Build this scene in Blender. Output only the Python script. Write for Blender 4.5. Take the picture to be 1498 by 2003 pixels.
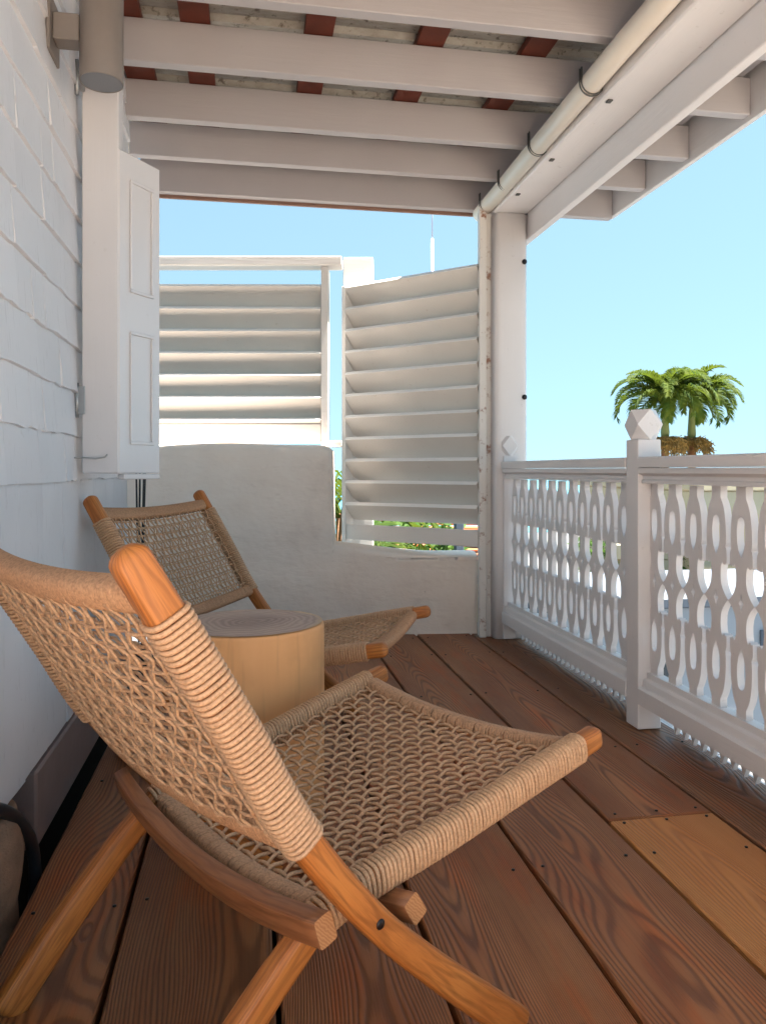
import bpy, bmesh, math, random
from mathutils import Vector, Matrix, noise as mnoise

R = math.radians
random.seed(7)
scn = bpy.context.scene
for o in list(bpy.data.objects):
    bpy.data.objects.remove(o, do_unlink=True)
COL = scn.collection

# ------------------------------------------------------------------ camera
EYE = 0.92
YAW = math.atan2(264, 1500)
CA, SA = math.cos(YAW), math.sin(YAW)
cam = bpy.data.objects.new('camera', bpy.data.cameras.new('camera'))
COL.objects.link(cam)
cam.location = (0, 0, EYE)
cam.rotation_euler = (R(90), 0, -YAW)
cam.data.sensor_fit = 'VERTICAL'
cam.data.sensor_height = 24
cam.data.sensor_width = 24
cam.data.lens = 1500 / 2003 * 24
cam.data.shift_y = -81.5 / 2003
cam.data.clip_start = 0.05
cam.data.clip_end = 6000
scn.camera = cam

# ------------------------------------------------------------------ sky and sun
SUN_EL, SUN_AZ = R(76), R(106)          # azimuth measured from +Y towards +X
w = bpy.data.worlds.new('World'); scn.world = w; w.use_nodes = True
nt = w.node_tree
bg = nt.nodes['Background']
sky = nt.nodes.new('ShaderNodeTexSky')
sky.sky_type = 'NISHITA'; sky.sun_disc = False
sky.sun_elevation = SUN_EL; sky.sun_rotation = SUN_AZ
sky.altitude = 0; sky.air_density = 1.0; sky.dust_density = 0.0; sky.ozone_density = 8
tcw = nt.nodes.new('ShaderNodeTexCoord')
va = nt.nodes.new('ShaderNodeVectorMath'); va.operation = 'ADD'; va.inputs[1].default_value = (0, 0, 0.33)
vn = nt.nodes.new('ShaderNodeVectorMath'); vn.operation = 'NORMALIZE'
nt.links.new(tcw.outputs['Generated'], va.inputs[0]); nt.links.new(va.outputs[0], vn.inputs[0])
nt.links.new(vn.outputs[0], sky.inputs['Vector'])       # clear tropical sky: no milky band at the horizon
tint = nt.nodes.new('ShaderNodeMix'); tint.data_type = 'RGBA'; tint.blend_type = 'MULTIPLY'
tint.inputs[0].default_value = 1; tint.inputs[7].default_value = (1.13, 0.955, 0.585, 1)
nt.links.new(sky.outputs[0], tint.inputs[6])
nt.links.new(tint.outputs[2], bg.inputs[0])
bg.inputs[1].default_value = 0.066
sun = bpy.data.objects.new('sun', bpy.data.lights.new('sun', 'SUN'))
COL.objects.link(sun)
sun.data.energy = 4.0; sun.data.angle = R(0.53); sun.data.color = (1, 0.955, 0.88)
sd = Vector((math.sin(SUN_AZ) * math.cos(SUN_EL), math.cos(SUN_AZ) * math.cos(SUN_EL), math.sin(SUN_EL)))
sun.rotation_euler = sd.to_track_quat('Z', 'Y').to_euler()
sun.location = (6, 0, 12)
vs = scn.view_settings
vs.view_transform = 'Standard'; vs.look = 'None'; vs.exposure = 2.88; vs.gamma = 1
try: vs.use_curve_mapping = False
except Exception: pass
scn.render.engine = 'CYCLES'
scn.cycles.use_denoising = True
scn.cycles.max_bounces = 7
scn.cycles.diffuse_bounces = 3
scn.cycles.glossy_bounces = 2
scn.cycles.use_adaptive_sampling = True
scn.cycles.adaptive_threshold = 0.02
scn.cycles.caustics_reflective = False
scn.cycles.caustics_refractive = False

# ------------------------------------------------------------------ helpers
def lin(r, g, b):
    def f(c):
        c /= 255
        return c / 12.92 if c <= 0.04045 else ((c + 0.055) / 1.055) ** 2.4
    return (f(r), f(g), f(b), 1)

def tag(o, label=None, cat=None, group=None, kind=None):
    if label: o['label'] = label
    if cat: o['category'] = cat
    if group: o['group'] = group
    if kind: o['kind'] = kind
    return o

def empty(name, loc=(0, 0, 0), rz=0, parent=None):
    o = bpy.data.objects.new(name, None); COL.objects.link(o)
    o.location = loc; o.rotation_euler = (0, 0, rz); o.empty_display_size = 0.1
    o.parent = parent
    return o

def cw(cx, d, z=0):
    """camera-aligned ground offsets (right, forward) to world"""
    return Vector((cx * CA + d * SA, d * CA - cx * SA, z))

class MB:
    def __init__(s): s.v = []; s.f = []; s.uv = None
    def add(s, vs_, fs):
        n = len(s.v); s.v += [tuple(p) for p in vs_]
        s.f += [tuple(i + n for i in f) for f in fs]
        return s
    def cbox(s, lo, hi, b=0.003, M=None):
        """chamfered box"""
        lo = Vector(lo); hi = Vector(hi)
        c = (lo + hi) / 2; h = (hi - lo) / 2
        b = min(b, h.x * .45, h.y * .45, h.z * .45)
        vs_ = []; idx = {}
        for ax in range(3):
            for sx in (-1, 1):
                for sy in (-1, 1):
                    for sz in (-1, 1):
                        sg = (sx, sy, sz)
                        p = [sg[k] * (h[k] - (0 if k == ax else b)) for k in range(3)]
                        idx[(ax, sg)] = len(vs_)
                        q = Vector(p) + c
                        vs_.append(M @ q if M else q)
        fs = []
        for ax in range(3):
            o1, o2 = [k for k in range(3) if k != ax]
            for sg in (-1, 1):
                def S(a1, a2):
                    t = [0, 0, 0]; t[ax] = sg; t[o1] = a1; t[o2] = a2
                    return idx[(ax, tuple(t))]
                q = [S(-1, -1), S(1, -1), S(1, 1), S(-1, 1)]
                if (sg > 0) != (ax != 1): q.reverse()
                fs.append(q)
        for ax in range(3):           # edges along ax
            o1, o2 = [k for k in range(3) if k != ax]
            for s1 in (-1, 1):
                for s2 in (-1, 1):
                    def T(face, end):
                        t = [0, 0, 0]; t[ax] = end; t[o1] = s1; t[o2] = s2
                        return idx[(face, tuple(t))]
                    fs.append([T(o1, -1), T(o1, 1), T(o2, 1), T(o2, -1)])
        for sx in (-1, 1):
            for sy in (-1, 1):
                for sz in (-1, 1):
                    fs.append([idx[(k, (sx, sy, sz))] for k in range(3)])
        return s.add(vs_, fs)
    def sweep(s, pts, secs, frames, caps=True, closed=False):
        """pts centres; secs list (per pt) of 2D offsets; frames (a,b) vectors per pt"""
        n = len(secs[0]); base = len(s.v)
        for p, sec, (a, b) in zip(pts, secs, frames):
            for (x, y) in sec:
                s.v.append(tuple(p + a * x + b * y))
        m = len(pts)
        for i in range(m - 1):
            for k in range(n):
                k2 = (k + 1) % n
                s.f.append((base + i * n + k, base + i * n + k2, base + (i + 1) * n + k2, base + (i + 1) * n + k))
        if caps:
            s.f.append(tuple(base + k for k in reversed(range(n))))
            s.f.append(tuple(base + (m - 1) * n + k for k in range(n)))
        return s
    def tube(s, pts, r, sides=6, caps=True):
        pts = [Vector(p) for p in pts]
        fr = []; prev = None
        for i in range(len(pts)):
            t = (pts[min(i + 1, len(pts) - 1)] - pts[max(i - 1, 0)])
            t = t.normalized() if t.length > 1e-9 else Vector((0, 0, 1))
            if prev is None:
                a = t.orthogonal().normalized()
            else:
                a = (prev - t * prev.dot(t))
                a = a.normalized() if a.length > 1e-6 else t.orthogonal().normalized()
            prev = a
            fr.append((a, t.cross(a)))
        rr = r if isinstance(r, (list, tuple)) else [r] * len(pts)
        secs = [[(q * math.cos(2 * math.pi * k / sides), q * math.sin(2 * math.pi * k / sides)) for k in range(sides)] for q in rr]
        return s.sweep(pts, secs, fr, caps)
    def lathe(s, prof, n=32, c=(0, 0)):
        base = len(s.v)
        for (r, z) in prof:
            for k in range(n):
                t = 2 * math.pi * k / n
                s.v.append((c[0] + r * math.cos(t), c[1] + r * math.sin(t), z))
        for i in range(len(prof) - 1):
            for k in range(n):
                k2 = (k + 1) % n
                s.f.append((base + i * n + k, base + i * n + k2, base + (i + 1) * n + k2, base + (i + 1) * n + k))
        s.f.append(tuple(base + k for k in reversed(range(n))))
        s.f.append(tuple(base + (len(prof) - 1) * n + k for k in range(n)))
        return s
    def mesh(s, name, smooth=False, fix=True):
        me = bpy.data.meshes.new(name)
        me.from_pydata(s.v, [], s.f)
        if s.uv:
            lay = me.uv_layers.new(name='UVMap')
            li = [0] * len(me.loops); me.loops.foreach_get('vertex_index', li)
            flat = [c for i in li for c in s.uv[i]]
            lay.data.foreach_set('uv', flat)
        if fix:
            bm = bmesh.new(); bm.from_mesh(me)
            bmesh.ops.recalc_face_normals(bm, faces=bm.faces)
            bm.to_mesh(me); bm.free()
        if smooth:
            me.polygons.foreach_set('use_smooth', [True] * len(me.polygons))
        me.update()
        return me
    def obj(s, name, mat, parent=None, smooth=False, loc=None):
        return link(name, s.mesh(name, smooth), mat, parent, loc)

def link(name, me, mat, parent=None, loc=None):
    if mat and not me.materials: me.materials.append(mat)
    o = bpy.data.objects.new(name, me); COL.objects.link(o)
    if parent: o.parent = parent
    if loc is not None: o.location = loc
    return o

def box(name, lo, hi, mat, parent=None, b=0.003):
    """chamfered box object whose origin is its centre"""
    lo = Vector(lo); hi = Vector(hi); c = (lo + hi) / 2
    return MB().cbox(lo - c, hi - c, b).obj(name, mat, parent, loc=c)

def copy_tree(o, parent=None):
    c = o.copy(); COL.objects.link(c)
    if parent: c.parent = parent
    for ch in o.children: copy_tree(ch, c)
    return c

def catmull(P, n):
    P = [Vector(p) for p in P]
    out = []
    Q = [2 * P[0] - P[1]] + P + [2 * P[-1] - P[-2]]
    for i in range(1, len(Q) - 2):
        for k in range(n):
            t = k / n
            a, b, c, d = Q[i - 1], Q[i], Q[i + 1], Q[i + 2]
            out.append(0.5 * ((2 * b) + (c - a) * t + (2 * a - 5 * b + 4 * c - d) * t * t + (3 * b - a - 3 * c + d) * t ** 3))
    out.append(P[-1])
    return out

# ------------------------------------------------------------------ materials
class NT:
    def __init__(s, name, rough=0.55):
        s.m = bpy.data.materials.new(name); s.m.use_nodes = True
        s.t = s.m.node_tree; s.b = s.t.nodes['Principled BSDF']
        s.b.inputs['Roughness'].default_value = rough
    def n(s, typ, ins=None, **kw):
        x = s.t.nodes.new(typ)
        for k, v in kw.items(): setattr(x, k, v)
        for k, v in (ins or {}).items():
            if isinstance(v, bpy.types.NodeSocket): s.t.links.new(v, x.inputs[k])
            else: x.inputs[k].default_value = v
        return x
    def math(s, op, a, b=0.0, clamp=False):
        x = s.n('ShaderNodeMath', {0: a, 1: b}, operation=op); x.use_clamp = clamp
        return x.outputs[0]
    def vmath(s, op, a, b=(0, 0, 0)):
        return s.n('ShaderNodeVectorMath', {0: a, 1: b}, operation=op).outputs[0]
    def noise(s, vec, scale, detail=4, rough=0.55, out='Fac'):
        return s.n('ShaderNodeTexNoise', {'Vector': vec, 'Scale': scale, 'Detail': detail, 'Roughness': rough}).outputs[out]
    def ramp(s, fac, stops):
        r = s.n('ShaderNodeValToRGB', {'Fac': fac})
        cr = r.color_ramp
        while len(cr.elements) < len(stops): cr.elements.new(0.5)
        for e, (p, c) in zip(cr.elements, stops):
            e.position = p; e.color = c if len(c) == 4 else (*c, 1)
        return r.outputs['Color']
    def mix(s, fac, a, b, mode='MIX'):
        x = s.n('ShaderNodeMix', data_type='RGBA', blend_type=mode)
        for k, v in ((0, fac), (6, a), (7, b)):
            if isinstance(v, bpy.types.NodeSocket): s.t.links.new(v, x.inputs[k])
            else: x.inputs[k].default_value = v
        return x.outputs[2]
    def base(s, c):
        if isinstance(c, bpy.types.NodeSocket): s.t.links.new(c, s.b.inputs['Base Color'])
        else: s.b.inputs['Base Color'].default_value = c
    def bump(s, h, dist=0.002, strength=0.6):
        x = s.n('ShaderNodeBump', {'Height': h, 'Distance': dist, 'Strength': strength})
        s.t.links.new(x.outputs[0], s.b.inputs['Normal'])
    def rough(s, v): s.t.links.new(v, s.b.inputs['Roughness'])
    def coords(s, scale=(1, 1, 1), spread=20):
        tc = s.n('ShaderNodeTexCoord').outputs['Object']
        rnd = s.n('ShaderNodeObjectInfo').outputs['Random']
        off = s.n('ShaderNodeCombineXYZ', {0: s.math('MULTIPLY', rnd, spread), 1: s.math('MULTIPLY', rnd, spread * 1.7), 2: s.math('MULTIPLY', rnd, spread * .6)}).outputs[0]
        p = s.vmath('ADD', tc, off)
        return s.vmath('MULTIPLY', p, scale), rnd

def paint(name, col=(0.78, 0.735, 0.725, 1), grain=(1, 14, 14), dirt=0.25, dirtcol=(0.42, 0.37, 0.33, 1), rust=0.0, bump=0.0012, rough=0.5, cracks=0.0):
    m = NT(name, rough)
    p, rnd = m.coords()
    big = m.noise(p, 2.3, 2, .6)
    c = m.mix(m.ramp(big, [(0.45, (0, 0, 0)), (0.85, (1, 1, 1))]), col, tuple(x * .9 for x in col[:3]) + (1,))
    c = m.mix(m.math('MULTIPLY', rnd, 0.35), c, tuple(x * .9 for x in col[:3]) + (1,))
    g = m.vmath('MULTIPLY', p, grain)
    gn = m.noise(g, 6, 3, .6)
    spots = m.noise(p, 38, 2, .65)
    msk = m.ramp(spots, [(0.68, (0, 0, 0)), (0.76, (1, 1, 1))])
    c = m.mix(m.math('MULTIPLY', msk, dirt), c, dirtcol)
    if cracks:
        ck = m.noise(m.vmath('MULTIPLY', g, (1, 2.2, 2.2)), 5, 3, .5)
        ckm = m.ramp(ck, [(0.66, (0, 0, 0)), (0.70, (1, 1, 1))])
        c = m.mix(m.math('MULTIPLY', ckm, cracks), c, (0.33, 0.30, 0.30, 1))
    if rust:
        rn = m.noise(p, 11, 5, .68)
        rm = m.ramp(rn, [(0.57, (0, 0, 0)), (0.66, (1, 1, 1))])
        c = m.mix(m.math('MULTIPLY', rm, rust), c, (0.23, 0.075, 0.025, 1))
    m.base(c)
    m.bump(gn, bump, .8)
    return m.m

WX = paint('white_paint_grain_x', grain=(1, 14, 14))
WY = paint('white_paint_grain_y', grain=(14, 1, 14))
WZ = paint('white_paint_grain_z', grain=(14, 14, 1))
WALLP = paint('shingle_paint', (0.79, 0.765, 0.785, 1), grain=(10, 16, 1), dirt=.18, bump=.0018, cracks=.35)
RUSTP = paint('rusting_white_post_paint', (0.72, 0.68, 0.64, 1), grain=(10, 10, 1), rust=.9, dirt=.4)
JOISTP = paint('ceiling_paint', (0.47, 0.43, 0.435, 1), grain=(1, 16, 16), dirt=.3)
SLATSHADE = paint('shaded_slat_paint', (0.68, 0.63, 0.58, 1), grain=(1, 14, 14), dirt=.35, dirtcol=(.45, .36, .3, 1))  # slat faces coloured darker, as if shaded, so the edges stand out
EDGELIT = paint('lit_slat_edge', (0.90, 0.88, 0.85, 1), grain=(1, 14, 14), dirt=.12)  # light on the front edges painted in as a near-white colour
FENCEP = paint('fence_paint', (0.80, 0.755, 0.715, 1), grain=(1, 14, 14), dirt=.3, dirtcol=(.5, .4, .33, 1))
SHUTP = paint('shutter_gloss_paint', (0.74, 0.71, 0.72, 1), grain=(12, 12, 1), dirt=.1, rough=.22, bump=.0006)

def stucco():
    m = NT('lumpy_whitewash', .8)
    p, _ = m.coords(spread=0)
    a = m.noise(p, 2.2, 4, .55); b = m.noise(m.vmath('MULTIPLY', p, (1, 1, 2.2)), 16, 5, .6)
    c = m.ramp(a, [(0.3, lin(248, 236, 225)), (0.55, lin(242, 227, 214)), (0.75, lin(222, 205, 192))])
    d = m.ramp(m.noise(p, 24, 4, .7), [(0.68, (0, 0, 0)), (0.76, (1, 1, 1))])
    c = m.mix(m.math('MULTIPLY', d, .3), c, lin(150, 140, 135))
    m.base(c)
    m.bump(m.math('ADD', m.math('MULTIPLY', a, 3.0), m.math('MULTIPLY', b, .45)), .018, .7)
    return m.m
STUCCO = stucco()

def deck(name, dark, mid, light, accent, period=92, knots=True, contrast=.75):
    m = NT(name, .5)
    tc = m.n('ShaderNodeTexCoord').outputs['Object']
    rnd = m.n('ShaderNodeObjectInfo').outputs['Random']
    r2 = m.math('FRACT', m.math('MULTIPLY', rnd, 37.3))
    off = m.n('ShaderNodeCombineXYZ', {0: m.math('MULTIPLY', rnd, 31), 1: m.math('MULTIPLY', r2, 57), 2: m.math('MULTIPLY', rnd, 17)}).outputs[0]
    P = m.vmath('ADD', tc, off)
    D = m.n('ShaderNodeTexNoise', {'Vector': m.vmath('MULTIPLY', P, (2.6, .62, 2.6)), 'Scale': 1.0, 'Detail': 2.0, 'Roughness': .45}).outputs['Color']
    D = m.vmath('MULTIPLY', m.vmath('SUBTRACT', D, (.5, .5, .5)), (.13, 0, .15))
    ctr = m.n('ShaderNodeCombineXYZ', {0: m.math('MULTIPLY', m.math('SUBTRACT', rnd, .5), .16), 1: 0.0, 2: m.math('ADD', m.math('MULTIPLY', r2, -.07), -.10)}).outputs[0]
    Q = m.vmath('ADD', m.vmath('SUBTRACT', m.vmath('MULTIPLY', tc, (1, .05, 1)), ctr), D)
    # knots: swirl the rings around a few points
    kv = m.n('ShaderNodeTexVoronoi', {'Vector': m.vmath('MULTIPLY', P, (3.2, 1.25, .0)), 'Scale': 1.0, 'Randomness': 1.0}).outputs['Distance']
    kmask = m.ramp(kv, [(0.0, (1, 1, 1)), (0.20, (0, 0, 0))])
    Q = m.vmath('ADD', Q, m.n('ShaderNodeCombineXYZ', {0: m.math('MULTIPLY', kmask, .05), 1: 0.0, 2: m.math('MULTIPLY', kmask, .07)}).outputs[0])
    wv = m.n('ShaderNodeTexWave', {'Vector': Q, 'Scale': period, 'Distortion': .6, 'Detail': 2.0, 'Detail Scale': 3.0, 'Detail Roughness': .6},
             wave_type='RINGS', rings_direction='Y', wave_profile='SIN').outputs['Fac']
    wv = m.ramp(wv, [(0.05, (0, 0, 0)), (0.5, (.8, .8, .8)), (1, (1, 1, 1))])
    fine = m.noise(m.vmath('MULTIPLY', P, (160, 2.0, 160)), 1, 3, .6)
    big = m.noise(m.vmath('MULTIPLY', P, (6, 1.3, 1)), 1, 3, .65)
    big2 = m.noise(m.vmath('MULTIPLY', P, (11, 2.1, 1)), 1.0, 3, .65)
    c = m.mix(m.ramp(big, [(0.38, (0, 0, 0)), (0.66, (1, 1, 1))]), mid, light)
    c = m.mix(m.ramp(big2, [(0.54, (0, 0, 0)), (0.72, (.75, .75, .75))]), c, accent)
    ringd = m.math('MULTIPLY', m.math('SUBTRACT', 1.0, wv), contrast)
    c = m.mix(ringd, c, dark)
    c = m.mix(m.math('MULTIPLY', m.ramp(fine, [(0.5, (0, 0, 0)), (0.75, (1, 1, 1))]), .35), c, dark)
    if knots:
        kc = m.ramp(kv, [(0.035, (1, 1, 1)), (0.075, (0, 0, 0))])
        c = m.mix(m.math('MULTIPLY', kc, .8), c, tuple(x * .35 for x in dark[:3]) + (1,))
    # old splashes and scuffs
    sc = m.ramp(m.noise(P, 62, 3, .7), [(0.735, (0, 0, 0)), (0.76, (1, 1, 1))])
    c = m.mix(m.math('MULTIPLY', sc, .35), c, (.5, .42, .36, 1))
    c = m.mix(m.math('MULTIPLY', rnd, .45), c, m.mix(.5, c, dark))
    tintc = m.ramp(m.math('FRACT', m.math('MULTIPLY', rnd, 91.7)), [(0.0, (.80, .78, .80)), (.3, (1.12, 1.02, .92)), (.55, (1.1, .90, .78)), (.8, (.96, .98, .98)), (1, (1.2, 1.1, 1.0))])
    c = m.mix(1.0, c, tintc, 'MULTIPLY')
    ck = m.noise(m.vmath('MULTIPLY', P, (70, 1.3, 1)), 1, 2, .5)
    c = m.mix(m.math('MULTIPLY', m.ramp(ck, [(.72, (0, 0, 0)), (.76, (1, 1, 1))]), .7), c, tuple(x * .4 for x in dark[:3]) + (1,))
    m.base(c)
    m.bump(m.math('ADD', wv, m.math('MULTIPLY', fine, .4)), .0016, .7)
    m.rough(m.n('ShaderNodeMapRange', {0: big2, 3: .38, 4: .62}).outputs[0])
    return m.m
DECK = deck('weathered_deck_board', lin(76, 43, 25), lin(157, 97, 55), lin(180, 126, 82), lin(198, 106, 45), contrast=.58)
DECKNEW = deck('new_deck_board', lin(150, 88, 42), lin(202, 134, 70), lin(212, 150, 88), lin(192, 108, 50), contrast=.42, knots=False)

def uvwood(name, dark, mid, light, gloss=.5):
    m = NT(name, gloss)
    uv = m.n('ShaderNodeTexCoord').outputs['UV']
    rnd = m.n('ShaderNodeObjectInfo').outputs['Random']
    off = m.n('ShaderNodeCombineXYZ', {0: m.math('MULTIPLY', rnd, 3), 1: m.math('MULTIPLY', rnd, 41), 2: 0.0}).outputs[0]
    P = m.vmath('ADD', uv, off)
    d = m.noise(m.vmath('MULTIPLY', P, (6, 2.2, 1)), 1, 3, .5)
    g = m.n('ShaderNodeTexWave', {'Vector': m.vmath('ADD', m.vmath('MULTIPLY', P, (1, .09, 1)), m.n('ShaderNodeCombineXYZ', {0: m.math('MULTIPLY', d, .09)}).outputs[0]),
             'Scale': 30, 'Distortion': 3.5, 'Detail': 3, 'Detail Scale': 1.6}, wave_type='BANDS', bands_direction='X').outputs['Fac']
    f = m.noise(m.vmath('MULTIPLY', P, (300, 9, 1)), 1, 3, .7)
    b = m.noise(m.vmath('MULTIPLY', P, (26, 4.5, 1)), 1, 3)
    c = m.mix(m.ramp(b, [(.35, (0, 0, 0)), (.7, (1, 1, 1))]), mid, light)
    c = m.mix(m.math('MULTIPLY', m.ramp(g, [(.0, (1, 1, 1)), (.5, (0, 0, 0))]), .38), c, dark)
    c = m.mix(m.math('MULTIPLY', m.ramp(f, [(.48, (0, 0, 0)), (.7, (1, 1, 1))]), .5), c, dark)
    m.base(c); m.bump(m.math('ADD', g, f), .0005, .6)
    return m.m
TEAK = uvwood('oiled_teak', lin(112, 58, 22), lin(182, 106, 46), lin(202, 130, 64))
TEAKD = uvwood('brown_teak', lin(104, 60, 36), lin(152, 96, 60), lin(166, 110, 72), .5)

def endgrain():
    m = NT('teak_end_grain', .6)
    p, _ = m.coords()
    g = m.n('ShaderNodeTexWave', {'Vector': p, 'Scale': 110, 'Distortion': 6, 'Detail': 3}, bands_direction='DIAGONAL').outputs['Fac']
    m.base(m.mix(g, lin(172, 116, 74), lin(194, 140, 94)))
    return m.m
ENDG = endgrain()

def cordmat(name, a, b, c):
    m = NT(name, .6)
    p, rnd = m.coords(spread=3)
    n1 = m.noise(p, 7, 1); n2 = m.noise(p, 260, 1)
    col = m.mix(n1, a, b)
    col = m.mix(m.math('MULTIPLY', m.ramp(n2, [(.4, (0, 0, 0)), (.8, (1, 1, 1))]), .55), col, c)
    m.base(col); m.bump(n2, .0006, .6)
    return m.m
CORD = cordmat('twisted_paper_cord', lin(220, 178, 140), lin(205, 159, 121), lin(142, 99, 70))
CORDF = cordmat('fine_paper_cord', lin(206, 160, 122), lin(190, 142, 106), lin(118, 78, 52))

def simple(name, col, rough=.5, metal=0, nscale=8, var=.15, bump=0.0):
    m = NT(name, rough)
    p, rnd = m.coords()
    n1 = m.noise(p, nscale, 4)
    m.base(m.mix(n1, tuple(x * (1 - var) for x in col[:3]) + (1,), tuple(min(1, x * (1 + var)) for x in col[:3]) + (1,)))
    m.b.inputs['Metallic'].default_value = metal
    if bump: m.bump(m.noise(p, nscale * 6, 3), bump, .6)
    return m.m
LAMP = simple('taupe_lamp_enamel', lin(128, 118, 112), .45, var=.05, nscale=40, bump=.0003)
LENS = simple('frosted_lamp_glass', (.16, .17, .19, 1), .2, var=.03)
STEEL = simple('galvanised_steel', (.42, .43, .44, 1), .45, .8)
DARKMETAL = simple('dark_screw_metal', (.04, .035, .035, 1), .35, .8)
BLACK = simple('black_rubber', (.02, .021, .024, 1), .4)
SKIRT = simple('mauve_grey_skirting_paint', lin(142, 122, 118), .55, var=.2, nscale=12, bump=.001)
LOGM = simple('scarred_log_bark', lin(158, 122, 98), .8, var=.5, nscale=22, bump=.006)
VOID = simple('underfloor_shade_dark', (.02, .016, .013, 1), .9)  # near-black colour stands in for the shade under floor and wall
PURLIN = simple('redwood_purlin', lin(104, 45, 28), .6, var=.45, nscale=14, bump=.001)
ENDTRIM = simple('faded_brown_trim', lin(134, 100, 84), .7, var=.2)
STRAP = simple('tarnished_strap', (.10, .095, .09, 1), .5, .5)
PVC = simple('cream_pvc_pipe', lin(234, 220, 204), .38, var=.08, nscale=6)

def metalroof():
    m = NT('mildewed_zinc_sheet', .5)
    p, _ = m.coords(spread=0)
    a = m.noise(m.vmath('MULTIPLY', p, (1, 3, 1)), 9, 6, .7); b = m.noise(p, 26, 5, .7)
    c = m.ramp(a, [(.35, lin(170, 165, 158)), (.6, lin(150, 143, 134)), (.8, lin(110, 100, 90))])
    c = m.mix(m.math('MULTIPLY', m.ramp(b, [(.56, (0, 0, 0)), (.66, (1, 1, 1))]), .8), c, lin(74, 60, 48))
    m.base(c); m.b.inputs['Metallic'].default_value = .15
    return m.m
ZINC = metalroof()

def stump_side():
    m = NT('pale_debarked_stump', .6)
    p, _ = m.coords(spread=0)
    a = m.noise(m.vmath('MULTIPLY', p, (14, 14, 1.2)), 1, 5, .6); b = m.noise(m.vmath('MULTIPLY', p, (60, 60, 3)), 1, 4, .6)
    d = m.noise(p, 5, 4)
    c = m.mix(a, lin(238, 178, 122), lin(220, 156, 98))
    c = m.mix(m.ramp(d, [(.5, (0, 0, 0)), (.8, (1, 1, 1))]), c, lin(206, 146, 92))
    c = m.mix(m.math('MULTIPLY', m.ramp(b, [(.55, (0, 0, 0)), (.8, (1, 1, 1))]), .4), c, lin(168, 120, 76))
    m.base(c); m.bump(b, .001, .5)
    return m.m
def stump_top():
    m = NT('grey_stump_rings', .5)
    tc = m.vmath('MULTIPLY', m.n('ShaderNodeTexCoord').outputs['Object'], (1, 1, 0))
    d = m.n('ShaderNodeTexNoise', {'Vector': tc, 'Scale': 6, 'Detail': 3}).outputs['Color']
    Q = m.vmath('ADD', tc, m.vmath('MULTIPLY', m.vmath('SUBTRACT', d, (.5, .5, .5)), (.1, .1, 0)))
    wv = m.n('ShaderNodeTexWave', {'Vector': Q, 'Scale': 17, 'Distortion': 1.5, 'Detail': 3, 'Detail Scale': 3}, wave_type='RINGS', rings_direction='Z').outputs['Fac']
    ln = m.n('ShaderNodeVectorMath', {0: Q}, operation='LENGTH').outputs['Value']
    c = m.mix(wv, lin(158, 130, 116), lin(180, 152, 136))
    c = m.mix(m.ramp(m.math('MULTIPLY', ln, 5.2), [(.25, (1, 1, 1)), (.62, (0, 0, 0))]), c, m.mix(wv, lin(122, 94, 84), lin(156, 126, 112)))
    c = m.mix(m.ramp(m.math('MULTIPLY', ln, 5.2), [(.86, (0, 0, 0)), (.98, (1, 1, 1))]), c, lin(205, 170, 132))
    m.base(c); m.bump(wv, .0006, .5)
    return m.m
STUMPS, STUMPT = stump_side(), stump_top()

def leafmat(name, a, b, tip):
    m = NT(name, .7)
    m.b.inputs['Specular IOR Level'].default_value = .2
    p, rnd = m.coords(spread=4)
    n1 = m.noise(p, 3.5, 3)
    m.base(m.mix(m.ramp(n1, [(.35, (0, 0, 0)), (.7, (1, 1, 1))]), a, b))
    try:
        m.b.inputs['Transmission Weight'].default_value = 0
        m.b.inputs['Subsurface Weight'].default_value = 0
    except Exception: pass
    tr = m.n('ShaderNodeBsdfTranslucent', {'Color': tip})
    mx = m.n('ShaderNodeMixShader', {0: .3, 1: m.b.outputs[0], 2: tr.outputs[0]})
    out = [x for x in m.t.nodes if x.type == 'OUTPUT_MATERIAL'][0]
    m.t.links.new(mx.outputs[0], out.inputs[0])
    return m.m
LEAF = leafmat('palm_leaf_green', (.02, .06, .008, 1), (.09, .115, .013, 1), (.14, .19, .02, 1))
LEAFB = leafmat('shrub_leaf_green', (.03, .08, .012, 1), (.08, .15, .02, 1), (.12, .22, .03, 1))
SHAFT = simple('green_crownshaft', (.12, .15, .045, 1), .5, nscale=3, var=.3)
TRUNK = simple('ringed_palm_trunk', lin(150, 108, 78), .8, nscale=5, var=.3, bump=.01)
SEEDS = simple('dried_palm_fruit_stalk', lin(122, 98, 52), .8, nscale=6, var=.45)

# ------------------------------------------------------------------ ground, sea
def sandmat():
    m = NT('pale_ground', .9)
    p, _ = m.coords(spread=0)
    a = m.noise(p, .35, 6, .6)
    m.base(m.ramp(a, [(.35, lin(80, 81, 84)), (.55, lin(94, 94, 95)), (.7, lin(76, 82, 62))]))
    return m.m
g = MB(); g.add([(-3000, -3000, -3), (3000, -3000, -3), (3000, 3000, -3), (-3000, 3000, -3)], [(0, 1, 2, 3)])
tag(g.obj('ground', sandmat()), kind='structure')
def seamat():
    m = NT('shallow_sea', .25)
    p, _ = m.coords(spread=0)
    a = m.noise(m.vmath('MULTIPLY', p, (.02, .05, 1)), 1, 4)
    m.base(m.mix(a, lin(60, 130, 160), lin(92, 168, 188)))
    m.bump(m.noise(m.vmath('MULTIPLY', p, (.5, 1, 1)), 1, 4), .08, .3)
    return m.m
g = MB(); g.add([(-3000, 46, -2.97), (3000, 46, -2.97), (3000, 3000, -2.97), (-3000, 3000, -2.97)], [(0, 1, 2, 3)])
tag(g.obj('sea', seamat()), kind='structure')

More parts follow.
